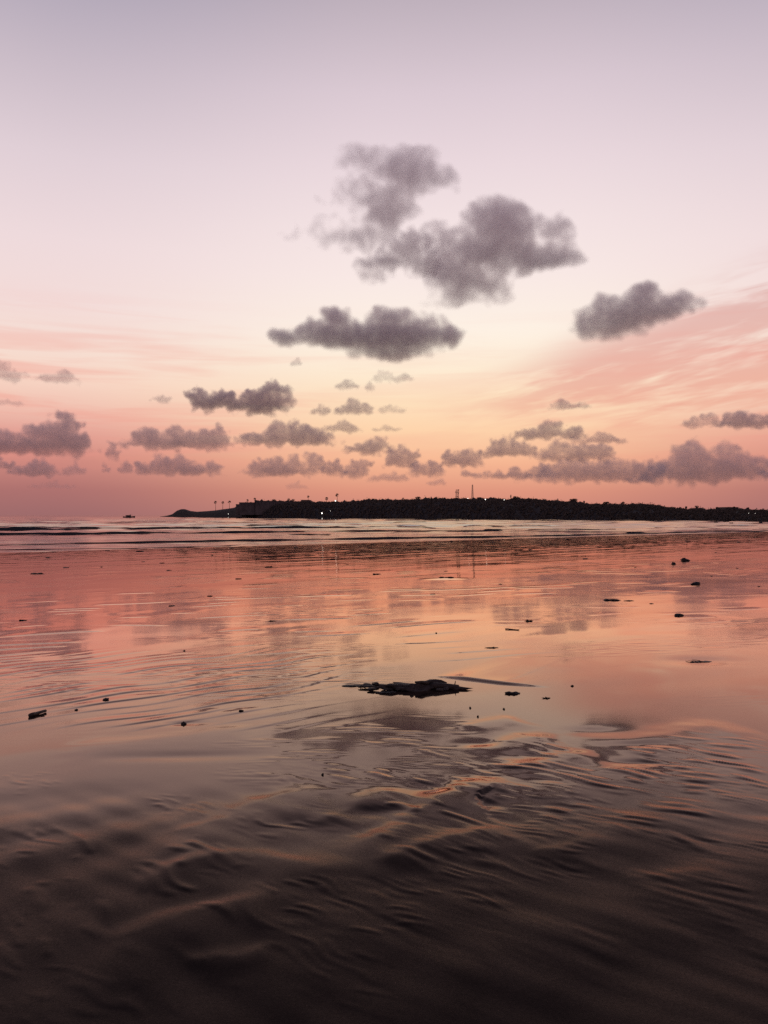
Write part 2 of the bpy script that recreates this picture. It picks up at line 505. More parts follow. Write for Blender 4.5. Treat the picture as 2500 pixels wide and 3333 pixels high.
# ------------------------------------------------------------------ sea
CRESTS = [   # crest lines in photograph pixels (foot of the dark face), height m, back width, front width
    ([(-260, 1716), (0, 1715), (200, 1717), (420, 1716)], .20, 1.6, .8),
    ([(-300, 1727), (0, 1725), (220, 1724), (330, 1722), (600, 1721), (900, 1719), (1100, 1718), (1260, 1721)], .42, 2.4, 1.1),
    ([(-300, 1742), (0, 1740), (230, 1739), (480, 1735), (600, 1732)], .36, 2.2, 1.0),
    ([(480, 1737), (800, 1733), (1000, 1731), (1400, 1728), (1640, 1728)], .27, 2.0, .9),
    ([(-200, 1703), (300, 1703), (1000, 1702)], .22, 3.0, 1.3),
    ([(-300, 1779), (0, 1774), (260, 1769), (480, 1766), (740, 1762), (1000, 1757), (1300, 1752), (1600, 1748), (1900, 1742), (2200, 1734), (2500, 1729), (2700, 1726)], .17, 1.2, .45),
    ([(780, 1713), (920, 1712), (1010, 1713)], .34, 2.2, 1.0), ([(1270, 1701), (1400, 1701)], .35, 3.0, 1.3),
    ([(1440, 1703), (1500, 1703)], .28, 3.0, 1.2), ([(1500, 1716), (1560, 1713), (1660, 1715)], .30, 2.2, 1.0),
    ([(1650, 1714), (1720, 1712), (1810, 1714)], .25, 2.0, 1.0), ([(1570, 1726), (1640, 1727)], .24, 1.6, .8),
    ([(1840, 1723), (1930, 1724), (2010, 1722)], .16, 1.4, .8), ([(1950, 1706), (2060, 1705)], .2, 2.4, 1.0),
    ([(1180, 1718), (1260, 1715), (1420, 1718)], .28, 2.2, 1.0), ([(2100, 1716), (2200, 1719), (2330, 1718)], .14, 1.4, .7),
    ([(2300, 1711), (2420, 1712), (2560, 1710)], .12, 1.4, .7), ([(1700, 1701), (1790, 1700)], .2, 2.6, 1.2),
    ([(-260, 1795), (0, 1790), (400, 1785), (700, 1778), (840, 1772)], .05, .5, .22),
]


def sea_z(x, y):
    z = np.full(x.shape, SEA)
    near = sstep(y, 420, 120)
    z += (0.050 * pn2(x / 9.0 + y / 30, y / 1.9 - x / 12, 44) + 0.006 * pn2(x / 2.6, y / .7, 45)) * near
    z += 0.05 * pn2(x / 34.0, y / 8.0 - x / 40, 46) * sstep(y, 110, 190) * sstep(y, 900, 420) * sstep(pn2(x / 60, y / 26, 47), -.1, .45)
    far = sstep(y, 110, 260) * sstep(y, 30000, 6000)
    z += 0.00190 * np.minimum(y, 330) * sstep(y, 4000, 900) * far * pn2(x / np.maximum(.07 * y, 1), np.log(y) * 34.0, 51)
    return z


srow = np.concatenate([52 * (330 / 52) ** np.linspace(0, 1, 420), 330 * (6000 / 330) ** np.linspace(0, 1, 330)[1:], 6000 * (60000 / 6000) ** np.linspace(0, 1, 24)[1:]])
st = np.concatenate([[-3.0, -1.2], np.linspace(-0.62, 0.62, 250), [1.2, 3.0]])
YS = np.repeat(srow[:, None], len(st), 1); XS = st[None, :] * YS
ZS = sea_z(XS.ravel(), YS.ravel())
sea_me = mesh_from("sea", np.stack([XS.ravel(), YS.ravel(), ZS], -1), grid_faces(len(srow), len(st)))
water = bpy.data.materials.new("sea_water")
water.use_nodes = True
t = NT(water.node_tree)
b = t.n['Principled BSDF']
b.inputs['Base Color'].default_value = (0.020, 0.021, 0.024, 1)
b.inputs['IOR'].default_value = 1.333
co = t.n.new('ShaderNodeTexCoord')
mp = t.n.new('ShaderNodeMapping'); mp.inputs['Scale'].default_value = (0.25, 1.0, 1.0); t.l.new(co.outputs['Object'], mp.inputs[0])
nw = t.noise(mp.outputs[0], 1.6, 5.0, 0.6, 0.3)
bn = t.n.new('ShaderNodeBump'); bn.inputs['Strength'].default_value = 0.10; bn.inputs['Distance'].default_value = 0.04
t.put(bn.inputs['Height'], nw); t.put(b.inputs['Normal'], bn.outputs[0])
b.inputs['Roughness'].default_value = 0.05
sea = tag(link("sea", sea_me, water), kind="structure")

# breaking swell: each wave a steep dark face towards the beach and a long back
SECT = [(-.10, -.25), (0, -.02), (.10, .30), (.17, .62), (.26, .88), (.40, 1.0), (.75, .97), (1.5, .74), (2.6, .42), (4.2, .16), (6.5, -.02), (7.5, -.25)]


def wave(pts, h, seed):
    P = [sea_at(*p) for p in pts]
    seg = [0.0]
    for q in range(1, len(P)):
        seg.append(seg[-1] + math.hypot(P[q][0] - P[q - 1][0], P[q][1] - P[q - 1][1]))
    n = int(max(24, min(420, seg[-1] / .45)))
    u = np.linspace(0, seg[-1], n)
    X = np.interp(u, seg, [p[0] for p in P]); Y = np.interp(u, seg, [p[1] for p in P])
    Y = Y + 1.1 * pn2(X / 19.0, Y * 0 + seed, 41) + 0.35 * pn2(X / 5.0, Y * 0 + seed, 42) + .10 * pn2(X / 1.3, Y * 0 + seed, 48)
    e = u / seg[-1]
    hh = h * (.80 + .55 * pn2(u / 14.0, u * 0 + seed * 1.7, 43) + .30 * pn2(u / 3.2, u * 0 + seed, 49)) * sstep(e, 0, .16) * sstep(e, 1, .84)
    hh = np.maximum(hh, .004)
    v = []
    for sy, sz in SECT:
        jit = .12 * pn2(u / 1.1, u * 0 + sy * 9 + seed, 50) * (0 < sz < .99)
        v.append(np.stack([X, Y + (sy + jit) * (hh * .55 + .25 * h), SEA + (sz + .4 * jit) * hh * (1 if sz > 0 else .0) + (sz * .3 if sz < 0 else 0)], -1))
    me = mesh_from("wave", np.concatenate(v), grid_faces(len(SECT), n))
    link("wave", me, water, sea)


for k, (pts, h, wb, wf) in enumerate(CRESTS):
    wave(pts, h * 1.2, k + 1.37)
gw = random.Random(21)
for k in range(46):     # the small broken crests between
    py = 1694 + 52 * gw.random() ** 1.4
    px = gw.uniform(-80, 2560); ln = gw.uniform(60, 300) * (1.3 - (py - 1694) / 80)
    if py > 1757 - .011 * px: continue
    tl = gw.uniform(-2.2, 1.2)
    wave([(px, py), (px + ln * .5, py + tl * .5 + gw.uniform(-.6, .6)), (px + ln, py + tl)], gw.uniform(.07, .20) * (1 if py > 1706 else 1.5), 30.3 + k)

# ------------------------------------------------------------------ headland
SKY = [(520, 1681.5), (540, 1679), (560, 1674), (576, 1662), (590, 1657), (602, 1657), (620, 1663), (642, 1665.5), (680, 1663), (702, 1661), (722, 1658), (746, 1655), (764, 1652),
       (772, 1644), (800, 1640), (880, 1633), (980, 1633), (1015, 1636), (1050, 1635), (1100, 1634), (1150, 1632), (1200, 1629), (1250, 1627), (1300, 1626), (1350, 1624), (1400, 1623),
       (1450, 1622), (1500, 1622), (1550, 1624), (1600, 1623), (1650, 1625), (1680, 1621), (1720, 1623), (1770, 1625), (1830, 1631), (1870, 1629), (1892, 1637), (1940, 1639), (1980, 1638),
       (2030, 1639), (2090, 1638), (2130, 1641), (2160, 1645), (2200, 1652), (2240, 1653), (2270, 1651), (2295, 1656), (2330, 1655), (2365, 1654), (2420, 1654), (2500, 1657), (2700, 1655), (2950, 1650)]
BASE = [(520, 1682.4), (700, 1684), (800, 1684.7), (1250, 1686.5), (1600, 1688.5), (2000, 1691.5), (2300, 1694.5), (2500, 1697), (2950, 1705)]


def prof(tab, px):
    return np.interp(px, [p[0] for p in tab], [p[1] for p in tab])


def shore_D(px):
    return (CAMZ - SEA) * F / (prof(BASE, px) - HZ)


def ridge_D(px):
    return shore_D(px) * 1.0 + np.interp(px, [520, 600, 770, 1000, 3000], [4, 14, 30, 60, 45])


def ridge_z(px):
    return CAMZ - (prof(SKY, px) - HZ) / F * ridge_D(px)


TREE_H = 4.6
hp = np.concatenate([np.linspace(520, 780, 70), np.linspace(786, 2950, 260)])
cover = sstep(hp, 760, 800)
cs = [(0.0, -0.04), (0.03, 0.02), (0.12, 0.22), (0.3, 0.55), (0.6, 0.86), (1.0, 1.0), (1.6, 1.0), (2.6, 0.9), (4.0, 0.4), (5.0, -0.05)]
hv = []
for fd, fz in cs:
    D = shore_D(hp) + (ridge_D(hp) - shore_D(hp)) * fd
    top = ridge_z(hp) - TREE_H * cover * 0.45
    z = SEA + (top - SEA) * fz
    x = (hp - 1250) / F * D
    j = 0.6 * pn2(hp / 14.0, np.full_like(hp, fd * 7.3), 60) + 0.35 * pn2(hp / 5.0, np.full_like(hp, fd * 17.3), 61)
    if 0.0 < fd < 0.9:
        z = z + j * (0.35 + cover)
    hv.append(np.stack([x, D, z], -1))
hv = np.concatenate(hv)
head_me = mesh_from("headland", hv, grid_faces(len(cs), len(hp)))
rock = material("dark_rock_and_soil", (0.029, 0.024, 0.022), 0.9, vary=0.3, scale=0.25, bump=0.3)
headland = tag(link("headland", head_me, rock), kind="structure")

foliage = material("foliage_dark_green", (0.105, 0.084, 0.066), 0.8, vary=0.3, scale=0.3, spec=0.0)
bark = material("bark", (0.060, 0.045, 0.034), 0.85, vary=0.3, scale=2.0)


def leaf_cloud(lobes, n, size, seed):
    """n small leaf-clump faces spread through ellipsoid lobes (c, r)"""
    g = np.random.default_rng(seed)
    lobes = [(np.array(c, float), np.array(r, float)) for c, r in lobes]
    vol = np.array([r.prod() ** (2 / 3) for _, r in lobes]); vol /= vol.sum()
    which = g.choice(len(lobes), n, p=vol)
    d = g.normal(size=(n, 3)); d /= np.linalg.norm(d, axis=1)[:, None]
    rad = g.uniform(0.55, 1.05, n) ** 0.6
    C = np.array([lobes[k][0] for k in which]); RR = np.array([lobes[k][1] for k in which])
    p = C + d * RR * rad[:, None]
    a = g.normal(size=(n, 3)); a /= np.linalg.norm(a, axis=1)[:, None]
    bb = np.cross(a, g.normal(size=(n, 3))); bb /= np.linalg.norm(bb, axis=1)[:, None]
    s = size * g.uniform(0.6, 1.5, n)[:, None]
    v = np.stack([p - a * s, p + bb * s * .55, p + a * s, p - bb * s * .55], 1).reshape(-1, 3)
    return v, np.arange(4 * n).reshape(n, 4)


# the far wood: one mass of crowns
g = np.random.default_rng(5)
wv, wf_ = [], []
off_n = 0
cand = []
for px in np.arange(786, 2940, 2.3):
    for fd in np.append(g.uniform(.03, 1.0, 6) ** 1.15, (1.0, 1.25)):
        cand.append((px + g.uniform(-4, 4), fd + g.uniform(-.03, .03)))
for px, fd in cand:
    sd, rd = float(shore_D(px)), float(ridge_D(px))
    D = sd + (rd - sd) * fd
    fz = np.interp(fd, [c[0] for c in cs], [c[1] for c in cs])
    gz = SEA + (float(ridge_z(px)) - TREE_H * .45 - SEA) * fz
    h = TREE_H * g.uniform(0.5, 1.0) * D / 850
    big = fd > .9 and g.random() < .22
    if big: h *= g.uniform(1.3, 2.0)
    h = max(h, 2.2)
    r = h * (g.uniform(0.28, 0.52) if not big else g.uniform(.45, .75))
    c = np.array([(px - 1250) / F * D, D, gz + h * 0.12])
    iv, ifc = ICO1
    bump = 1 + 0.22 * g.normal(size=len(iv))
    v1 = c + iv * np.array([r, r, h * .45]) * 0.72 * bump[:, None]
    wv.append(v1); wf_.append(np.concatenate([ifc, ifc[:, 2:3]], 1) + off_n); off_n += len(v1)
    v2, f2 = leaf_cloud([(c, (r, r, h * .5))], 18, 0.42, int(g.integers(1 << 30)))
    wv.append(v2); wf_.append(f2 + off_n); off_n += len(v2)
WV, WF = np.concatenate(wv), np.concatenate(wf_)
me = bpy.data.meshes.new("wood")
me.from_pydata(WV.tolist(), [], [tuple(q[:3]) if q[2] == q[3] else tuple(q) for q in WF.tolist()])
wood = tag(link("wood", me, foliage), "dense dark wood covering the headland across the bay", "wood", kind="stuff")


def ground_on_headland(px, fd=0.97):
    sd, rd = float(shore_D(px)), float(ridge_D(px))
    D = sd + (rd - sd) * fd
    fz = np.interp(fd, [c[0] for c in cs], [c[1] for c in cs])
    cov = float(sstep(np.array(px), 760, 800))
    return D, SEA + (float(ridge_z(px)) - TREE_H * .45 * cov - SEA) * fz


# ------------------------------------------------------------------ palms and trees that stand out of the skyline
def palm(px, ytop, rpx, label, seed, fd=0.97):
    D, gz = ground_on_headland(px, fd)
    x = (px - 1250) / F * D
    ztop = CAMZ - (ytop - HZ) / F * D
    r = rpx / F * D
    root = tag(empty("palm_tree", (x, D, gz - 0.3)), label, "palm", "palms on the headland")
    H = ztop - r - (gz - 0.3)
    g = random.Random(seed)
    lean = g.uniform(-.25, .25)
    m = MB()
    m.tube([(lean * k * k / 9, 0, H * k / 3) for k in range(4)], [.34, .26, .22, .24], 7)
    m.build("trunk", bark, root, True)
    c = MB()
    cx = lean
    for k in range(30):
        a = 2 * math.pi * g.random(); e = g.uniform(-.75, 1.35)
        d = Vector((math.cos(a) * math.cos(e), math.sin(a) * math.cos(e), math.sin(e)))
        side = d.cross(Vector((0.1, .2, 1))).normalized(); up = side.cross(d)
        o = Vector((cx, 0, H)); st_ = o + d * r * .45
        fan = [st_]
        for q in range(6):
            th = -1.15 + q * .46
            fan.append(st_ + (d * math.cos(th) + side * math.sin(th)) * r * .58 * g.uniform(.85, 1.1) + up * (-.08 * r * abs(th)))
        c.add(fan, [(0, q, q + 1) for q in range(1, 6)])
        w_ = side * .06
        c.add([o - w_, o + w_, st_ + w_, st_ - w_], [(0, 1, 2, 3)])
    c.build("crown", foliage, root)
    return root


palm(702, 1630.5, 5.2, "leftmost of three tall palms on the low rocky spit", 1, .9)
palm(725, 1631.5, 4.6, "middle one of three tall palms on the low rocky spit", 2, .9)
palm(747, 1629.5, 5.4, "palm closest to the stepped building, of three on the spit", 3, .9)
palm(806, 1625, 4.2, "short palm above the lower step of the flat-roofed building", 4)
palm(829, 1620, 4.4, "short palm at the corner of the flat-roofed building's upper step", 5)
palm(1003, 1613, 4.2, "small palm with flat crown above the building's end", 6)
palm(1063.5, 1618, 5.6, "shorter of the two round-headed palms on the wooded ridge", 7)
palm(1098, 1606, 6.0, "tallest round-headed palm on the wooded ridge beside a white lamp", 8)


def tree(px, ytop, wpx, hpx, label, seed, trunk=True, fd=1.0):
    D, gz = ground_on_headland(px, fd)
    x = (px - 1250) / F * D
    s = D / F
    ztop = CAMZ - (ytop - HZ) / F * D
    W, Hh = wpx * s, hpx * s
    root = tag(empty("broadleaf_tree", (x, D, gz - 0.3)), label, "tree", "trees rising above the wooded skyline")
    g = random.Random(seed)
    zc = ztop - Hh / 2 - (gz - 0.3)
    m = MB()
    m.tube([(0, 0, 0), (g.uniform(-.2, .2), 0, zc * .5), (0, 0, zc)], [.32, .24, .16], 7)
    for k in range(4):
        a = g.uniform(0, 6.28)
        m.tube([(0, 0, zc * .72), (math.cos(a) * W * .28, math.sin(a) * W * .28, zc + Hh * .1)], [.14, .05], 5)
    m.build("trunk", bark, root, True)
    lobes = [((0, 0, zc), (W * .36, W * .36, Hh * .40))]
    for k in range(6):
        a = g.uniform(0, 6.28); rr = W * g.uniform(.18, .32)
        lobes.append(((math.cos(a) * rr, math.sin(a) * rr, zc + g.uniform(-.2, .22) * Hh), (W * .2, W * .2, Hh * .24)))
    v, f = leaf_cloud(lobes, 420, max(.16, .05 * W), seed)
    me = mesh_from("crown", v, f, False)
    link("crown", me, foliage, root)
    return root


TREES = [
    (892, 1623, 17, 11, "low round bush-like tree on the building's long roofline"),
    (940, 1619.5, 11, 13, "first of two round trees side by side on the building's roofline"),
    (955, 1622.5, 11, 11, "second of two round trees side by side on the building's roofline"),
    (1152, 1626, 5, 9, "thin little tree past the tallest palm on the ridge"),
    (1216, 1624, 20, 8, "broad low crown on the ridge midway between palm and tower"),
    (1312, 1618, 8, 10, "small round crown first in the bumpy stretch before the tower"),
    (1360, 1615, 20, 12, "wide dome-shaped tree on the ridge before the tower"),
    (1404, 1615, 7, 11, "narrow upright tree beside a dome-shaped one before the tower"),
    (1420, 1615.5, 11, 11, "round tree next after the narrow upright one before the tower"),
    (1559, 1617, 26, 11, "broad tree just past the tall thin mast"),
    (1681, 1614, 30, 14, "largest broad tree crown on the ridge past the masts"),
    (1663, 1608, 5, 15, "sparse bare-looking tree rising behind the largest broad crown"),
    (1816, 1622, 5, 9, "thin pointed tree on the ridge's falling slope"),
    (1868, 1622, 30, 13, "flat-topped wide tree standing proud on the falling slope"),
    (1901, 1629, 7, 10, "small ball-headed tree in the dip after the flat-topped tree"),
    (1972, 1632.5, 24, 9, "low wide crown in the middle of the far slope"),
    (2028, 1631.5, 14, 10, "flat small crown on the far slope"),
    (2214, 1649, 13, 9, "round tree at the foot of the slope, first of two"),
    (2234, 1646.5, 9, 11, "taller round tree at the foot of the slope, second of two"),
    (2270, 1645, 16, 9, "twin-tipped crown on the low wooded shore"),
    (2333, 1649, 10, 9, "pointed crown on the low wooded shore before the block building"),
    (2389, 1647.5, 9, 8, "small crown rising behind the low block building"),
    (2435, 1650.5, 10, 8, "small crown past the low block building"),
]
for i, (px, yt, wp, hpx_, lab) in enumerate(TREES):
    tree(px, yt, wp, hpx_, lab, 100 + i)

# ------------------------------------------------------------------ buildings
plaster = material("weathered_plaster", (0.125, 0.098, 0.084), 0.85, vary=0.35, scale=0.12, bump=0.03)
glass = material("dark_glass", (0.02, 0.02, 0.024), 0.15, 1.5)
roofing = material("dark_roofing", (0.06, 0.052, 0.047), 0.8, vary=0.3, scale=0.3)


def building(px0, px1, yt, ybot, depth, label, tiers, D=None):
    """tiers: px0, px1, row of the roof; parts: wall, parapet and windows for each tier"""
    if D is None: D = float(shore_D((px0 + px1) / 2)) + 22
    s = D / F
    x0 = (px0 - 1250) * s; x1 = (px1 - 1250) * s
    z0 = CAMZ - (ybot - HZ) * s
    root = tag(empty("flat_roofed_building", ((x0 + x1) / 2, D, z0)), label, "building")
    ox = (x0 + x1) / 2
    for a, bq, top in tiers:
        ax, bx = (a - 1250) * s - ox, (bq - 1250) * s - ox
        H = (CAMZ - (top - HZ) * s) - z0
        m = MB(); m.box(((ax + bx) / 2, depth / 2, (H - .6) / 2), (bx - ax, depth, H - .6)); m.build("wall", plaster, root)
        m = MB(); m.box(((ax + bx) / 2, depth / 2, H - .3), (bx - ax + .5, depth + .5, .6)); m.build("parapet", roofing, root)
        n = max(1, int((bx - ax) / 4.2))
        for k in range(n):
            cx = ax + (k + .5) * (bx - ax) / n
            for zz in (H - 2.6,):
                if zz < 1.2: continue
                m = MB(); m.box((cx, -.02, zz), (1.3, .10, 1.5)); wdw = m.build("window", glass, root)
                m = MB(); m.box((cx, -.12, zz - .86), (1.6, .22, .14)); m.build("sill", plaster, wdw)
    return root


building(768, 1014, 1629, 1676, 26, "long dark flat-roofed building in steps at the headland's low end",
         [(768, 777.5, 1641), (778.5, 827, 1635), (828.5, 832, 1627.5), (833, 896, 1630), (897, 979, 1631.5), (980, 1007, 1627), (1008, 1012, 1630)])
building(2361, 2402, 1651, 1672, 12, "low block-shaped building among trees on the far shore", [(2361, 2402, 1650.5)], D=float(ridge_D(2380)) + 4)

# ------------------------------------------------------------------ masts
steel = material("galvanised_steel", (0.09, 0.085, 0.085), 0.55, vary=0.2, scale=1.0)


def lattice(px, ytop, ybase, wb, wt, name, label, levels, antennas=False, bar=.09):
    D = float(ridge_D(px)) + 3
    s = D / F
    x = (px - 1250) * s
    zb, zt = CAMZ - (ybase - HZ) * s, CAMZ - (ytop - HZ) * s
    H = zt - zb
    root = tag(empty(name, (x, D, zb)), label, "mast")
    def corner(k, z):
        w_ = (wb + (wt - wb) * z / H) / 2
        return (w_ * (1, 1, -1, -1)[k], w_ * (1, -1, -1, 1)[k], z)
    for k in range(4):
        m = MB(); m.tube([corner(k, 0), corner(k, H)], bar * 1.25, 5); m.build("leg", steel, root)
    m = MB()
    for i in range(levels):
        z0, z1 = H * i / levels, H * (i + 1) / levels
        for k in range(4):
            m.tube([corner(k, z0), corner((k + 1) % 4, z1)], bar * .6, 4)
            m.tube([corner(k, z1), corner((k + 1) % 4, z1)], bar * .6, 4)
    m.build("bracing", steel, root)
    if antennas:
        m = MB(); m.box((0, 0, H * .72), (wb * 1.5, wb * 1.5, .25)); m.build("platform", steel, root)
        m = MB(); m.box((0, 0, H * .36), (wb * 1.3, wb * 1.3, .2)); m.build("platform", steel, root)
        m = MB(); m.tube([(wt * .5 + .2, -.3, H * .98), (wt * .5 + 1.0, -.3, H * .98)], [.5, .7], 12); m.build("dish", steel, root)
        m = MB(); m.tube([(wt * .5 + .2, -.3, H * .62), (wt * .5 + .7, -.3, H * .62)], [.35, .5], 12); m.build("dish", steel, root)
        for sx in (-1, 1):
            m = MB(); m.box((sx * wb * .72, 0, H * .78), (.28, .2, 1.6)); m.build("panel_antenna", steel, root)
    else:
        m = MB(); m.tube([(0, 0, H), (0, 0, H + 1.2)], [.06, .03], 5); m.build("spike", steel, root)
    return root


lattice(1488, 1594, 1628, 2.6, 2.0, "lattice_tower", "short steel lattice tower with antennas and dishes on the ridge", 5, True, .16)
lattice(1538, 1578, 1628, 1.7, .7, "radio_mast", "tall thin steel mast rising highest above the ridge", 9, False, .14)

# ------------------------------------------------------------------ lamps that are lit
lamp_m = bpy.data.materials.new("lamp_glow")
lamp_m.use_nodes = True
lb = lamp_m.node_tree.nodes['Principled BSDF']
lb.inputs['Base Color'].default_value = (0.8, 0.8, 0.75, 1)
lb.inputs['Emission Color'].default_value = (1.0, 0.93, 0.82, 1)
lb.inputs['Emission Strength'].default_value = 3.5


def lamp(px, py, rpx, label, front=0.0):
    D = float(shore_D(px)) + front
    s = D / F
    x, _, z = at(px, py, D)
    r = rpx * s
    root = tag(empty("street_lamp", (x, D, z - 5.0)), label, "lamp", "lit lamps on the headland")
    m = MB(); m.tube([(0, .12, 0), (0, .12, 5.0 - r * .4), (0, 0, 5.0)], [.09, .06, .05], 6); m.build("post", steel, root)
    v, f = ICO2
    link("globe", mesh_from("globe", v * r + np.array([0, -r * .6, 5.0]), f), lamp_m, root)


lamp(1048, 1670.5, 2.1, "brightest white lamp low down on the dark wooded shore", 2)
lamp(1092, 1630, 1.8, "white lamp on the ridge beneath the tallest palm", 40)
lamp(1523, 1622, 1.0, "small lamp on the ridge between lattice tower and tall mast", 40)
lamp(1580, 1625.5, 1.5, "bright lamp on the ridge just past the tall mast", 36)
lamp(1641, 1627, 1.0, "lamp on the ridge before the largest broad tree", 36)
lamp(743.5, 1673, .8, "small lamp on the spit below the three palms", -1)
lamp(1075, 1663, .5, "faint lamp on the slope above the brightest white lamp", 8)
lamp(2437, 1670.5, .6, "faint lamp among trees on the low far shore", 4)
lamp(2458, 1671, .5, "faintest lamp at the edge of the low far shore", 4)

# ------------------------------------------------------------------ boats
hull_p = material("dark_boat_paint", (0.050, 0.045, 0.045), 0.5, vary=0.3, scale=0.8)
wood_p = material("boat_timber", (0.085, 0.065, 0.050), 0.6, vary=0.3, scale=1.2)


def hull_mesh(L, B, H, sheer):
    secs, ns, nk = 13, 7, 0
    v = []
    for i in range(secs):
        u = i / (secs - 1)
        half = B / 2 * (min(1.0, (1 - u) / .38) ** .6 if u > .62 else (.78 + .22 * min(1, u / .3)))
        top = H + sheer * (max(0, u - .45) / .55) ** 2 + sheer * .35 * (max(0, .3 - u) / .3) ** 2
        for k in range(ns):
            th = -1 + 2 * k / (ns - 1)
            a = abs(th)
            yy = half * math.copysign(min(1.0, a ** .55), th) if a > 0 else 0
            zz = -0.55 + (top + .55) * a ** 1.9
            v.append((-L / 2 + L * u + (.5 * sheer * (zz / max(top, .1)) if u > .9 else 0), yy, zz))
    f = []
    for i in range(secs - 1):
        for k in range(ns - 1):
            f.append((i * ns + k, (i + 1) * ns + k, (i + 1) * ns + k + 1, i * ns + k + 1))
    for i in range(secs - 1):   # deck
        f.append((i * ns + 1, i * ns + ns - 2, (i + 1) * ns + ns - 2, (i + 1) * ns + 1))
    f.append(tuple(range(ns - 1, -1, -1)))
    me = bpy.data.meshes.new("hull"); me.from_pydata(v, [], f); me.update()
    return me


def trawler(px, py, wpx, label, rz, cabin=True):
    x, D = sea_at(px, py)
    L = wpx / F * D
    root = tag(empty("fishing_boat", (x, D, SEA + .25), rz), label, "boat")
    Hh = L * .075
    link("hull", hull_mesh(L, L * .28, Hh, L * .075), hull_p, root)
    m = MB(); m.box((0, L * .135, Hh + .08), (L * .72, .12, .16)); m.build("rail", wood_p, root)
    m = MB(); m.box((0, -L * .135, Hh + .08), (L * .72, .12, .16)); m.build("rail", wood_p, root)
    if cabin:
        ch = L * .125
        m = MB(); m.box((-L * .04, 0, Hh + ch / 2 - .2), (L * .40, L * .17, ch + .2)); cb = m.build("cabin", wood_p, root)
        m = MB(); m.box((-L * .04, 0, Hh + ch + .02), (L * .50, L * .22, .22)); m.build("cabin_roof", hull_p, root)
        for k in range(3):
            m = MB(); m.box((-L * .17 + k * L * .12, -L * .087, Hh + ch * .58), (L * .06, .05, ch * .36)); m.build("window", glass, cb)
        m = MB(); m.tube([(L * .16, 0, Hh), (L * .17, 0, Hh + L * .27)], [.13, .07], 6); m.build("mast", wood_p, root)
        m = MB(); m.tube([(L * .16, 0, Hh + .3), (L * .33, 0, Hh + L * .16)], [.09, .05], 5); m.build("boom", wood_p, root)
        m = MB(); m.box((L * .10, 0, Hh + ch + .5), (L * .05, L * .05, .9)); m.build("funnel", hull_p, root)
        for sx in (-.30, -.34):
            m = MB(); m.tube([(L * sx, L * .1, Hh), (L * sx, L * .1, Hh + ch)], .07, 5); m.build("awning_post", wood_p, root)
    else:
        m = MB(); m.box((-L * .12, 0, Hh + .35), (L * .30, L * .16, .9)); m.build("cabin", wood_p, root)
        m = MB(); m.tube([(L * .42, 0, Hh), (L * .47, 0, Hh + L * .09)], .08, 5); m.build("bow_post", wood_p, root)
    return root


def rowing_boat(px, py, wpx, label, rz):
    x, D = sea_at(px, py)
    L = wpx / F * D
    root = tag(empty("small_boat", (x, D, SEA + .15), rz), label, "boat", "small boats moored off the far shore")
    link("hull", hull_mesh(L, L * .34, L * .13, L * .06), hull_p, root)
    for sx in (-.2, .12):
        m = MB(); m.box((L * sx, 0, L * .12), (L * .06, L * .3, .05)); m.build("thwart", wood_p, root)
    m = MB(); m.box((-L * .49, 0, L * .13), (L * .06, L * .1, L * .14)); m.build("outboard_motor", hull_p, root)


trawler(420, 1685.0, 37, "dark fishing boat with cabin and mast out on open water", R(8))
trawler(784, 1686.0, 33, "low dark boat close under the stepped building's shore", R(-6), False)
rowing_boat(2331, 1702, 12, "small boat on its own just before the pair of boats", R(10))
rowing_boat(2364, 1699.5, 19, "longer small boat touching the dark shoreline, of a close pair", R(-5))
rowing_boat(2381, 1704, 13, "nearer small boat of the close pair off the shore", R(15))
rowing_boat(2476, 1701.5, 10, "small boat by itself nearest the picture's edge", R(-12))

# ------------------------------------------------------------------ debris on the wet sand
weed_m = material("wet_seaweed", (0.016, 0.013, 0.011), 0.55, vary=0.4, scale=30, spec=0.25)
drift_m = material("wet_driftwood", (0.050, 0.038, 0.030), 0.6, vary=0.45, scale=18, bump=0.006, spec=0.25)
stone_m = material("dark_wet_stone", (0.025, 0.021, 0.019), 0.55, vary=0.35, scale=25, bump=0.004, spec=0.3)


def ground(x, y):
    return float(sand_z(np.array([float(x)]), np.array([float(y)]))[0])


def lump(seed, sx, sy, sz, k=0.35, base=ICO2):
    v, f = base
    n = vn3(v * 1.7 + seed * 3.1, seed) * k + vn3(v * 4.1 + seed, seed + 1) * k * .5
    p = v * (1 + n)[:, None] * np.array([sx, sy, sz])
    p[:, 2] = np.where(p[:, 2] < 0, p[:, 2] * .4, p[:, 2])
    return p, f


def strands(m, g, L, n, r):
    for k in range(n):
        a = g.uniform(0, 6.28); p = Vector((g.uniform(-.4, .4) * L, g.uniform(-.25, .25) * L, r))
        pts = [p]
        for q in range(4):
            a += g.uniform(-.9, .9)
            p = p + Vector((math.cos(a), math.sin(a) * .7, 0)) * L * .14
            pts.append(Vector((p.x, p.y, max(r * .6, r * g.uniform(.4, 2.2)))))
        m.tube(pts, [r, r * .9, r * .8, r * .6, r * .3], 5)


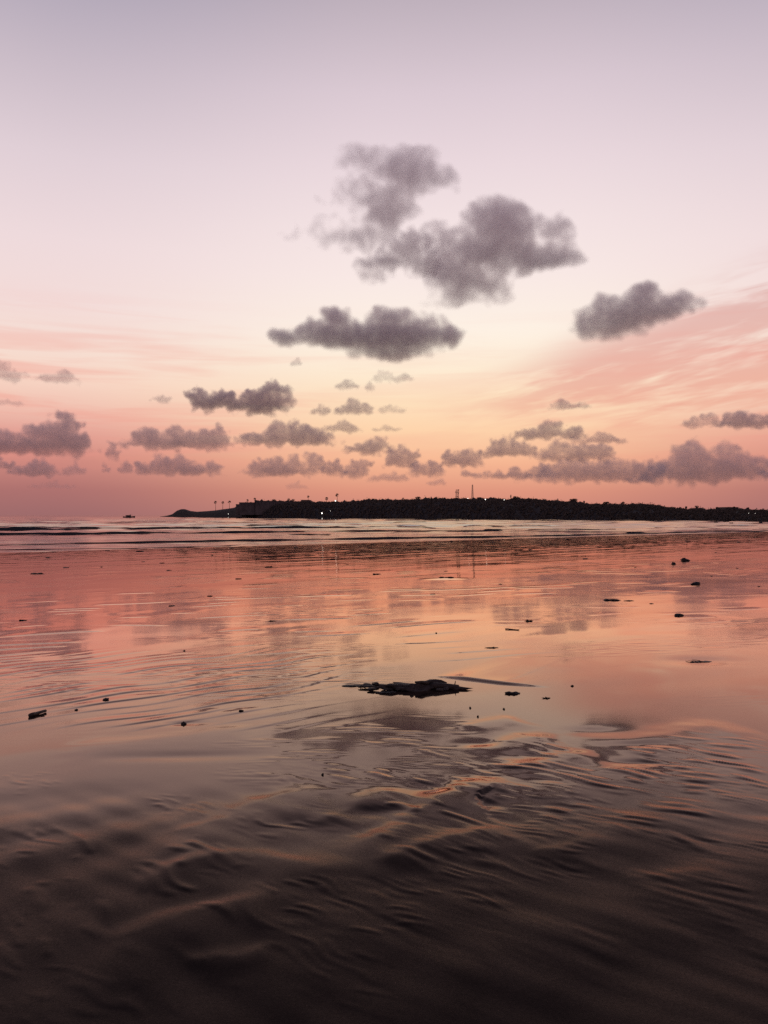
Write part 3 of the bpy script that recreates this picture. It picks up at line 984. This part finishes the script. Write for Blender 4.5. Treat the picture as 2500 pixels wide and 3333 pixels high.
def weed(px, py, wpx, hpx, label, seed, group=None, name="seaweed_clump"):
    x, y = beach_at(px, py)
    W = wpx / F * y; Hh = max(.55 * hpx / F * y, .010)
    root = tag(empty(name, (x, y, ground(x, y)), random.Random(seed).uniform(-.3, .3)), label, "seaweed", group)
    g = random.Random(seed)
    m = MB()
    for k in range(3):
        p, f = lump(seed * 7 + k, W * g.uniform(.18, .30), W * g.uniform(.12, .2), Hh * g.uniform(.5, .9), .45)
        p = p + np.array([(k - 1) * W * .26 + g.uniform(-.05, .05) * W, g.uniform(-.08, .08) * W, 0])
        m.add(p, f)
    m.build("tangle", weed_m, root, True)
    for k in range(4):
        m = MB(); strands(m, g, W, 1, max(.004, Hh * .10)); m.build("strand", weed_m, root, True)
    return root


def stone(px, py, wpx, hpx, label, seed, group=None):
    x, y = beach_at(px, py)
    W = .85 * wpx / F * y; Hh = max(.5 * hpx / F * y, .010)
    p, f = lump(seed, W / 2, W * .38, Hh, .42, ICO3)
    v, f = p, f
    me = mesh_from("stone", v, f)
    o = link("stone", me, stone_m)
    o.location = (x, y, ground(x, y) + Hh * .05)
    return tag(o, label, "stone", group)


def stick(px0, py0, px1, py1, r, label, seed, lift=0.0):
    a, b_ = beach_at(px0, py0), beach_at(px1, py1)
    g = random.Random(seed)
    root = tag(empty("driftwood_stick", (a[0], a[1], ground(*a))), label, "driftwood")
    m = MB()
    pts, rad = [], []
    for k in range(6):
        u = k / 5
        X, Y = a[0] + (b_[0] - a[0]) * u, a[1] + (b_[1] - a[1]) * u
        pts.append((X - a[0], Y - a[1], ground(X, Y) - ground(*a) + r * .7 + lift * u + g.uniform(-.3, .3) * r)); rad.append(r * (1 - .35 * u) * g.uniform(.85, 1.1))
    m.tube(pts, rad, 7); m.build("stem", drift_m, root, True)
    m = MB(); m.tube([pts[2], (pts[2][0] + 3 * r, pts[2][1] + 2 * r, pts[2][2] + .4 * r)], [r * .5, r * .2], 5); m.build("twig", drift_m, root, True)
    return root


# the driftwood mass in the middle
x0, y0 = beach_at(1330, 2240)
root = tag(empty("driftwood_log", (x0, y0, ground(x0, y0))), "large dark rotten driftwood log lying amid the wet sand", "driftwood")
s = y0 / F
v, f = ICO4
n1 = vn3(v * 2.2 + 5, 3) * .30 + vn3(v * 5.5, 4) * .30 + vn3(v * 13.0, 5) * .16
p = v * (1 + n1)[:, None]
L = 330 * s
X = p[:, 0]
prof_z = np.interp(X, [-1, -.75, -.4, -.1, .15, .32, .6, 1.0], [.35, .55, .7, .55, .9, 1.0, .72, .55])
p = np.stack([X * L / 2 * .78, p[:, 1] * .095 * np.interp(X, [-1, -.4, .4, 1], [1.1, 1.3, .9, .4]) - X * .05 + .05 * np.sin(X * 4), np.maximum(p[:, 2], -.35) * prof_z * 27 * s], -1)
p[:, 0] += 40 * s
link("trunk", mesh_from("trunk", p, f), drift_m, root)
m = MB()
g = random.Random(4)
m.tube([(70 * s, -.02, 10 * s), (105 * s, -.05, 12 * s), (135 * s, -.055, 10 * s), (162 * s, -.06, 9 * s)], [12 * s, 10 * s, 9 * s, 7 * s], 9)
m.build("broken_end", drift_m, root, True)
m = MB(); m.tube([(150 * s, -.02, 15 * s), (152 * s, -.02, 26 * s)], [2 * s, 1 * s], 5); m.build("splinter", drift_m, root, True)
for (ax, az, bx, bz) in ((-20, 9, -95, 13), (10, 12, -70, 4), (60, 20, 20, 24), (-60, 8, -120, 4)):
    m = MB(); m.tube([(ax * s, -.03, az * s), ((ax + bx) / 2 * s, -.07, (az + bz) / 2 * s + .01), (bx * s, -.05, bz * s)], [7 * s, 5 * s, 3 * s], 6); m.build("branch_stub", drift_m, root, True)
gc = random.Random(9)
for k in range(16):      # loose chunks of rotten bark and weed round it
    ux = gc.uniform(-150, 120); 
    p, f = lump(700 + k, gc.uniform(9, 26) * s, gc.uniform(7, 15) * s, gc.uniform(5, 13) * s * (1.1 if 0 < ux < 80 else .6), .5)
    p = p + np.array([ux * s, gc.uniform(-.11, .11) - ux * s * .1, 4 * s])
    link("bark_chunk", mesh_from("bark_chunk", p, f, False), drift_m, root)
weed(1165, 2232, 110, 8, "wide mat of dark seaweed piled against the driftwood log's end", 51)
weed(1262, 2254, 70, 7, "small dark seaweed heap in front of the driftwood log", 52)
weed(1670, 2258, 52, 15, "dark knobbly seaweed scrap beside the long furrow", 53)
weed(1779, 2272, 22, 6, "small flat seaweed shred just past the knobbly scrap", 54)
stick(98, 2334, 150, 2318, .018, "short dark stick lying at a slant on smooth sand", 61, .004)
stick(1645, 2049, 1690, 2052, .009, "thin dark twig lying flat on the orange glow", 62)
stone(345, 2279, 21, 12, "squarish dark stone alone on the smooth pale sand", 71)
stone(599, 2356, 19, 14, "dark stone with a little scoured pool round it", 72)
stone(250, 2311, 14, 5, "small flat dark stone between the stick and squarish stone", 73)
stone(2208, 2004, 34, 13, "dark rounded stone in the golden wet sand", 74)
stone(2263, 1902, 30, 15, "dark egg-shaped stone standing in a cloud's reflection", 75)
stone(2231, 1825, 36, 17, "blocky dark stone farthest up the beach, beside a small pointed one", 76)
stone(2192, 1836, 14, 12, "small pointed dark stone beside the blocky one", 77)
weed(1992, 1955, 62, 12, "long dark seaweed heap beside the bright golden streak", 55)
weed(2049, 1956, 22, 6, "little seaweed scrap trailing behind the long heap", 56)
weed(117, 1868, 50, 10, "large two-part seaweed heap near the picture's edge on the mauve sand", 57)
weed(875, 1847, 26, 8, "compact seaweed clump straight below the headland's stepped building", 58)
weed(1452, 1884, 46, 9, "seaweed strewn on a low sand hump below the lattice tower", 59)
weed(1083, 1821, 17, 8, "round seaweed knot beneath the bright lamp's reflection", 60)
weed(1721, 2022, 20, 10, "small upright seaweed tuft next to the thin twig", 63)
weed(1604, 2109, 32, 6, "loose seaweed crumbs in the middle of the orange glow", 64)
weed(75, 2019, 26, 6, "flat seaweed patch inside the dark cloud reflection", 65)
weed(684, 1941, 22, 5, "thin seaweed strip above the rippled sand", 66)
weed(885, 2021, 20, 5, "short seaweed strip at the edge of the rippled sand", 67)
weed(1224, 1869, 24, 6, "seaweed scrap on shining sand below the ridge's middle", 68)
weed(2278, 2152, 70, 6, "dark flat floor of a hollow in the wet sand", 69)  # the hollow's dark pool floor, built from the weed shape
SCRAPS = [(156, 1816, 17), (215, 1848, 18), (175, 1797, 12), (350, 1793, 16), (452, 1796, 36), (467, 1829, 16), (527, 1833, 18), (549, 1856, 18), (755, 1783, 18), (775, 1884, 22), (964, 1782, 20),
          (1212, 1772, 20), (866, 1770, 22), (561, 1972, 20), (1408, 1934, 18), (1629, 1901, 12), (1356, 1817, 10), (1322, 1784, 10), (1363, 1789, 14), (1906, 1819, 18), (2068, 1848, 10),
          (2399, 1849, 10), (2316, 1875, 8), (2120, 1965, 14), (2071, 1754, 16), (2312, 1749, 14), (2146, 1773, 12), (1470, 1762, 18), (1600, 1766, 22), (1230, 1800, 10), (784, 2316, 16),
          (1863, 2233, 10), (1452, 1859, 14), (600, 2118, 8), (1420, 2062, 8), (2470, 1909, 10), (1725, 1790, 14), (1030, 1792, 14), (330, 1846, 10), (1990, 1790, 12), (2020, 1771, 10), (1051, 2521, 8),
          (1530, 2305, 8), (1640, 2308, 8), (1555, 2333, 6), (2240, 1762, 18), (1850, 1757, 26), (2405, 1765, 12), (2330, 1799, 10), (940, 1812, 12), (1130, 1838, 10), (690, 1808, 10)]
ROWS = [(1775, "in the row of scraps nearest the waves"), (1800, "in the second row of scraps from the waves"), (1835, "in the third row of scraps from the waves"),
        (1872, "in the fourth row of scraps from the waves"), (1985, "on the mirror-like sand above the ripples"), (9999, "on the near sand around the log")]
ORD = "first second third fourth fifth sixth seventh eighth ninth tenth eleventh twelfth thirteenth fourteenth fifteenth sixteenth".split()
row_of = lambda py: next(k for k, q in enumerate(ROWS) if py < q[0])
SCRAPS.sort(key=lambda q: (row_of(q[1]), q[0]))
count = {}
for i, (px, py, wp) in enumerate(SCRAPS):
    x, y = beach_at(px, py)
    W = wp / F * y
    p, f = lump(300 + i, W / 2, W * .38, max(W * .10, .012), .45)
    o = link("seaweed_scrap", mesh_from("seaweed_scrap", p, f), weed_m)
    o.location = (x, y, ground(x, y)); o.rotation_euler = (0, 0, random.uniform(-.5, .5))
    k = row_of(py); count[k] = count.get(k, 0) + 1
    tag(o, "%s tiny seaweed scrap from the left %s" % (ORD[count[k] - 1], ROWS[k][1]), "seaweed", "seaweed scraps on the sand")

# ------------------------------------------------------------------ clouds
CLOUD_ALT = 480.0


def blur(A, sig):
    r = int(3 * sig) + 1
    k = np.exp(-.5 * (np.arange(-r, r + 1) / sig) ** 2); k /= k.sum()
    for ax in (0, 1):
        P = np.pad(A, [(r, r) if q == ax else (0, 0) for q in (0, 1)])
        A = sum(k[i] * np.take(P, np.arange(i, i + A.shape[ax]), axis=ax) for i in range(2 * r + 1))
    return A


def cloud(px0, px1, ytop, ybase, label, bumps, seed, tau=7.0, flat=.35, rag=.16, lobes=None):
    """a closed body of vapour: its thickness follows lobes (position, height, width, each 0..1 of the cloud) broken up by billows"""
    cxp, W, Hp = (px0 + px1) / 2, float(px1 - px0), float(ybase - ytop)
    D = min(CLOUD_ALT / max((HZ - ybase) / F, .02), 14000.0)
    s = D / F
    stp = 2.7 if W * Hp < 40000 else 3.6
    mx, my = .16 * W + 10, .22 * Hp + 8
    U = np.arange(-W / 2 - mx, W / 2 + mx, stp); V = np.arange(-my, Hp + my, stp)
    uu, vv = np.meshgrid(U, V)
    o1, o2 = seed * 7.13, seed * 3.71
    sc = 22.0 + Hp * .20
    def fbm(k, s0, octs, gain=.55, billow=True):
        t_, g_ = np.zeros_like(uu), 1.0
        for q in range(octs):
            n_ = pn2(uu / s0 + o1 + q * 5.3, vv / s0 + o2 - q * 3.1, seed + k * 10 + q)
            t_ += g_ * ((1 - 2 * np.abs(n_)) if billow else n_)
            g_ *= gain; s0 *= .5
        return t_
    wu, wv = fbm(1, sc, 3, .55, False), fbm(2, sc, 3, .55, False)
    wr = .07 if lobes else .15
    a, c = uu + wu * (6 + wr * Hp), vv + wv * (4 + wr * .8 * Hp)
    acc = np.zeros_like(uu)
    if lobes:
        for lx, ly, rx, ry, wt in lobes:
            q = wt * (1 - ((a - (lx - cxp)) / (rx * 1.1)) ** 2 - ((c - (ybase - ly)) / (ry * 1.1)) ** 2)
            acc += np.exp(4.0 * np.clip(q, -3, 1.5))
    else:
        gg = random.Random(seed)
        for pos, hh, ww in bumps:
            top, rx = hh * Hp, ww * W / 2
            zc = top * (.5 - .22 * (1 - flat)); up, dn = top - zc, zc
            cx0 = (pos - .5) * W
            q = 1 - ((a - cx0) / rx) ** 2 - np.where(c > zc, (c - zc) / up, (c - zc) / dn) ** 2
            acc += np.exp(4.0 * np.clip(q, -3, 1))
            for k in range(4):      # heads budding off the upper rim
                an = gg.uniform(.05, .95) * math.pi; rr = gg.uniform(.22, .40) * min(rx, up * 1.3)
                q = .9 * (1 - ((a - cx0 - math.cos(an) * rx * .85) / (rr * 1.25)) ** 2 - ((c - zc - math.sin(an) * up * .82) / rr) ** 2)
                acc += np.exp(4.0 * np.clip(q, -3, 1))
    f = np.log(acc + 1e-9) / 4.0
    f = np.minimum(f, 1.2)
    f = f + rag * ((.7 if lobes else 1.5) * fbm(3, sc * 2.2, 2, .6, False) + .95 * fbm(4, 8 + sc * .55, 4, .55)) - .08 - .5 * rag
    if not lobes:
        f -= .5 * sstep(-vv, -.02 * Hp, .20 * Hp) * (1 - flat)
    f *= (.8 + .2 * sstep(vv, 0, .4 * Hp)) if lobes else (.5 + .5 * sstep(vv, -.05 * Hp, .35 * Hp))
    kk = 7.0
    f = np.log1p(np.exp(kk * np.clip(f, -1.5, 1.6))) / kk - .035      # vapour thins out softly at the rim
    f = np.clip(f, 0, 1.6)
    T = f / (1 + .35 * f)
    T = np.clip(blur(T, 1.4 if lobes else .9) - .012, 0, None)
    T[0, :] = T[-1, :] = 0; T[:, 0] = T[:, -1] = 0
    nr, nc = T.shape
    thick = min(Hp * .8, W * .4) * s
    inside = T > 1e-4
    idx_f = np.arange(nr * nc).reshape(nr, nc)
    idx_b = np.where(inside, idx_f + nr * nc, idx_f)
    depth = np.where(inside, T, 0) * thick
    x_, z_ = uu * s, vv * s
    vf = np.stack([x_, -depth * .5, z_], -1).reshape(-1, 3); vb = np.stack([x_, depth * .5, z_], -1).reshape(-1, 3)
    keep = (inside[:-1, :-1] | inside[:-1, 1:] | inside[1:, 1:] | inside[1:, :-1])
    def quads(ix):
        return np.stack([ix[:-1, :-1], ix[:-1, 1:], ix[1:, 1:], ix[1:, :-1]], -1)[keep]
    Q = np.concatenate([quads(idx_f), quads(idx_b)[:, ::-1]])
    allv = np.concatenate([vf, vb])
    used, inv = np.unique(Q, return_inverse=True)
    out = mesh_from("cloud", allv[used], inv.reshape(-1, 4))
    mt = bpy.data.materials.new("cloud_vapour"); mt.use_nodes = True
    nt = mt.node_tree
    nt.nodes.remove(nt.nodes['Principled BSDF'])
    pv = nt.nodes.new('ShaderNodeVolumePrincipled')
    pv.inputs['Color'].default_value = (1.0, 0.935, 0.93, 1) if lobes else (1.0, 0.91, 0.895, 1)
    pv.inputs['Density'].default_value = tau / thick
    pv.inputs['Anisotropy'].default_value = 0.0
    nt.links.new(pv.outputs[0], nt.nodes['Material Output'].inputs['Volume'])
    o = link("cloud", out, mt)
    o.location = at(cxp, ybase, D)
    o.rotation_euler = (math.atan2(o.location.z, D), 0, -math.atan2(o.location.x, o.location.y))
    return tag(o, label, "cloud", "clouds over the bay")


B1 = [(.2, .6, .4), (.5, 1.0, .5), (.8, .6, .4)]
CLOUDS = [
    (950, 1500, 490, 870, "soft ragged cloud highest in the sky", [(.55, 1.0, .42), (.35, .78, .35), (.25, .45, .4), (.75, .8, .3), (.12, .25, .22), (.5, .5, .6)], 3.9, .9, .26),
    (1380, 1885, 665, 990, "biggest heavy grey cloud, right of the ragged highest one", [(.42, 1.0, .5), (.2, .72, .36), (.62, .78, .42), (.85, .78, .28), (.35, .6, .7)], 5.0, .8, .22),
    (1160, 1440, 755, 920, "dim wisp linking the ragged and the biggest cloud", [(.3, .6, .5), (.7, .9, .5)], 4.6, .9, .26),
    (870, 1515, 1005, 1175, "wide dark flat-based cloud in the pale gap", [(.3, .92, .22), (.42, .75, .3), (.57, 1.0, .26), (.72, .8, .3), (.9, .68, .18), (.12, .5, .2), (.03, .42, .1), (.5, .7, .8)], 7.0, .5, .20),
    (1870, 2265, 922, 1102, "lone dark cloud with one tall knob before the pink veil", [(.22, .72, .34), (.56, 1.0, .28), (.42, .68, .5), (.8, .66, .34), (.5, .55, .9)], 5.5, .6, .2),
    (605, 968, 1252, 1345, "dark twin-lobed cloud below the wide flat-based one", [(.22, .8, .36), (.42, .66, .24), (.78, 1.0, .42), (.62, .8, .26), (.7, .6, .6)], 6.0, .5, .2),
    (490, 556, 1284, 1312, "tiny pink cloud beside the twin-lobed one", B1, 2.0, .6, .2),
    (1085, 1215, 1300, 1350, "small ragged mauve cloud with peaked middle", [(.45, 1.0, .45), (.75, .7, .4), (.15, .4, .3)], 3.5, .6, .25),
    (1012, 1068, 1315, 1352, "very small mauve puff beside the peaked little cloud", B1, 3.0, .6, .2),
    (1230, 1330, 1320, 1345, "thin pink wisp trailing past the peaked little cloud", B1, 1.8, .8, .2),
    (1090, 1170, 1240, 1268, "small pink shred under the wide flat-based cloud", B1, 2.4, .8, .25),
    (1186, 1225, 1244, 1272, "tiny pink puff under the wide flat-based cloud", B1, 2.4, .8, .25),
    (1212, 1350, 1208, 1245, "stretched pink shred under the wide cloud's end", [(.3, 1, .45), (.7, .6, .5)], 1.8, .8, .25),
    (942, 986, 1170, 1192, "pink fleck just beneath the wide cloud", B1, 1.6, .9, .25),
    (1785, 1922, 1303, 1332, "thin mauve sliver under the pink veil", [(.3, 1, .4), (.7, .7, .5)], 3.0, .6, .2),
    (2212, 2375, 1350, 1392, "first lobe of the dark cloud at the picture's edge below the veil", [(.3, .75, .4), (.65, 1, .5)], 3.5, .5, .2),
    (2335, 2560, 1335, 1392, "dark cloud cut by the picture's edge below the veil", [(.3, 1, .4), (.6, .75, .5), (.85, .7, .4)], 5.5, .5, .2),
    (-140, 275, 1340, 1480, "large slate-coloured cloud with stepped towers on the left", [(.86, 1.0, .22), (.7, .9, .22), (.55, .66, .3), (.35, .52, .34), (.78, .7, .4), (.15, .5, .4), (.93, .5, .2), (.5, .42, .95)], 6.5, .4, .15),
    (418, 742, 1386, 1465, "grey cloud with a squared-off end, second from the stepped one", [(.2, .8, .36), (.5, .88, .36), (.88, 1.0, .24), (.7, .75, .3), (.4, .6, .8)], 5.0, .5, .18),
    (780, 1090, 1378, 1452, "long low grey cloud with ragged humps", [(.2, .5, .36), (.45, .95, .36), (.6, 1.0, .3), (.78, .8, .36), (.5, .6, .9)], 5.5, .4, .18),
    (1055, 1170, 1372, 1408, "thin flat cloud off the long low grey one", B1, 3.0, .6, .2),
    (1212, 1305, 1386, 1404, "thin mauve streak above the clouds in the centre", B1, 2.2, .8, .2),
    (1135, 1282, 1420, 1482, "lumpy cloud between the long low one and the boxy one", [(.3, .8, .4), (.65, 1, .44), (.45, .5, .7)], 4.5, .6, .2),
    (1248, 1365, 1450, 1528, "boxy cloud right over the wooded ridge", [(.4, 1.0, .6), (.75, .8, .4), (.3, .6, .5)], 4.5, .6, .18),
    (1328, 1448, 1492, 1550, "low cloud under the boxy one's corner", [(.25, .9, .4), (.65, .85, .5)], 4.5, .6, .18),
    (1655, 1905, 1375, 1432, "flat grey cloud below the veil's lower edge", [(.55, 1.0, .36), (.3, .7, .36), (.8, .7, .3), (.45, .5, .8)], 4.5, .5, .2),
    (1835, 2030, 1408, 1445, "thin tailing cloud beside the flat grey one", [(.3, .7, .4), (.6, 1, .36), (.85, .5, .3)], 3.5, .6, .2),
    (1432, 1570, 1462, 1522, "rounded cloud left of a long bank over the ridge", [(.35, .85, .5), (.7, 1, .46)], 5.0, .5, .16),
    (1558, 1755, 1432, 1490, "domed cloud riding above the long bank", [(.4, 1.0, .44), (.7, .75, .4), (.2, .6, .4)], 4.8, .5, .18),
    (1755, 1985, 1432, 1502, "jagged cloud above the long bank's middle", [(.25, 1.0, .36), (.55, .8, .36), (.85, .75, .3), (.5, .5, .8)], 4.8, .5, .18),
    (1492, 1555, 1528, 1553, "little dark lozenge of cloud over the tall mast", B1, 4.0, .6, .12),
    (1560, 1790, 1512, 1558, "low pale cloud at the long bank's start", [(.25, .5, .5), (.6, .7, .4), (.85, 1, .26)], 4.0, .5, .18),
    (1720, 2130, 1485, 1570, "long low cloud bank over the wooded slope", [(.25, .7, .36), (.48, .95, .36), (.7, .85, .36), (.88, .75, .3), (.5, .5, .95)], 4.8, .4, .15),
    (2105, 2470, 1430, 1575, "tall towering cloud with two heads above the far shore", [(.38, 1.0, .34), (.66, .92, .3), (.2, .55, .36), (.82, .6, .36), (.5, .6, .7), (.5, .4, .98)], 5.5, .4, .13),
    (2035, 2130, 1548, 1575, "small flat cloud before the two-headed towering one", B1, 3.0, .6, .15),
    (2482, 2580, 1510, 1565, "cloud scrap at the picture's edge past the towering one", B1, 4.0, .5, .15),
    (790, 1050, 1478, 1552, "wide broken grey cloud above the stepped building", [(.3, .75, .4), (.55, .9, .36), (.85, 1.0, .28), (.45, .5, .8)], 4.5, .5, .2),
    (1045, 1130, 1495, 1550, "first of two small clumps over the round-headed palms", B1, 4.2, .6, .2),
    (1118, 1212, 1490, 1558, "second of two small clumps over the round-headed palms", [(.35, .9, .5), (.75, 1, .4), (.6, .6, .6)], 4.2, .6, .2),
    (1205, 1330, 1535, 1566, "faint low cloud above the ridge between palm and tower", B1, 2.2, .6, .2),
    (435, 712, 1482, 1548, "arched grey cloud with a notch under it", [(.35, 1.0, .3), (.55, .9, .4), (.75, .6, .4), (.92, .8, .16), (.12, .6, .2), (.62, .45, .6)], 4.2, .5, .2),
    (390, 432, 1502, 1540, "small knob of cloud beside the arched grey one", B1, 4.0, .6, .2),
    (340, 388, 1440, 1496, "small upright cloud between the stepped cloud and its neighbour", B1, 3.8, .8, .2),
    (328, 360, 1510, 1542, "tiny upright puff below the small upright cloud", B1, 3.4, .8, .2),
    (40, 195, 1498, 1552, "low grey cloud under the stepped cloud", [(.3, .7, .5), (.65, 1, .5)], 4.2, .5, .18),
    (-60, 36, 1488, 1530, "bit of cloud cut by the edge under the stepped cloud", B1, 4.0, .5, .15),
    (210, 280, 1502, 1545, "dim patch of cloud past the low grey one", B1, 2.4, .6, .2),
    (-90, 78, 1172, 1236, "faint mauve cloud cut by the edge, highest on that side", [(.4, 1, .6), (.75, .5, .4)], 2.0, .8, .25),
    (128, 245, 1200, 1246, "faint pink cloud below the highest edge cloud", [(.3, .6, .5), (.6, 1, .4), (.8, .6, .3)], 2.0, .8, .25),
    (-60, 66, 1298, 1318, "thin pink streak at the edge above the stepped cloud", B1, 1.6, .8, .2),
    (1390, 1450, 1558, 1580, "faint scrap of cloud low over the lattice tower", B1, 2.0, .6, .2),
    (930, 1000, 1572, 1592, "faintest low scrap of cloud above the building's long roof", B1, 1.2, .6, .2),
    (100, 240, 1568, 1590, "faint low cloud streak near the sea horizon", B1, 1.0, .6, .2),
]
LOBES = {
    0: [(1324, 583, 92, 48, 1.0), (1258, 708, 84, 50, 1.0), (1250, 645, 80, 45, .7), (1125, 645, 60, 44, .26), (1075, 765, 80, 40, .22), (1178, 543, 74, 32, .42),
        (1350, 523, 54, 27, .42), (1430, 602, 64, 32, .48), (1165, 780, 95, 38, .55)],
    1: [(1616, 742, 112, 76, 1.1), (1596, 821, 142, 72, 1.2), (1470, 888, 88, 76, 1.1), (1536, 920, 122, 50, .9), (1722, 848, 112, 46, 1.0), (1808, 848, 74, 32, .8), (1808, 768, 52, 47, .48),
        (1444, 782, 58, 57, .62), (1689, 742, 62, 52, .9), (1550, 695, 37, 22, .6), (1536, 970, 112, 20, .32)],
    2: [(1331, 808, 64, 48, .72), (1251, 854, 88, 30, .78), (1218, 900, 44, 18, .34), (1380, 860, 60, 40, .8)],
    3: [(1231, 1093, 192, 50, 1.2), (1092, 1040, 44, 32, .9), (1066, 1086, 78, 40, 1.0), (1271, 1033, 62, 28, .9), (1357, 1086, 82, 47, 1.0), (1410, 1060, 32, 32, .5), (1463, 1100, 50, 34, .8),
        (993, 1086, 34, 24, .7), (933, 1100, 58, 26, .62), (1265, 1146, 132, 27, .7)],
    4: [(2013, 1024, 117, 47, 1.1), (1975, 980, 44, 27, .8), (2100, 961, 37, 37, 1.0), (2081, 990, 62, 42, 1.0), (2192, 1000, 68, 32, .85), (1907, 1043, 34, 37, .8), (1990, 1062, 112, 37, .9), (2134, 1024, 92, 37, .9)],
}
for i, (a_, b_, yt, yb, lab, bu, tau, fl, rag) in enumerate(CLOUDS):
    if i > 17:
        ex = (b_ - a_) * .025; a_, b_ = a_ - ex, b_ + ex
    if i > 5 and b_ - a_ > 110:
        bu = bu + [(.5, .40, 1.08)]
    cloud(a_, b_, yt, yb, lab, bu, 40 + i * 9, tau * (.38 if i > 5 else .55), fl, rag + (.04 if i > 4 else 0), LOBES.get(i))
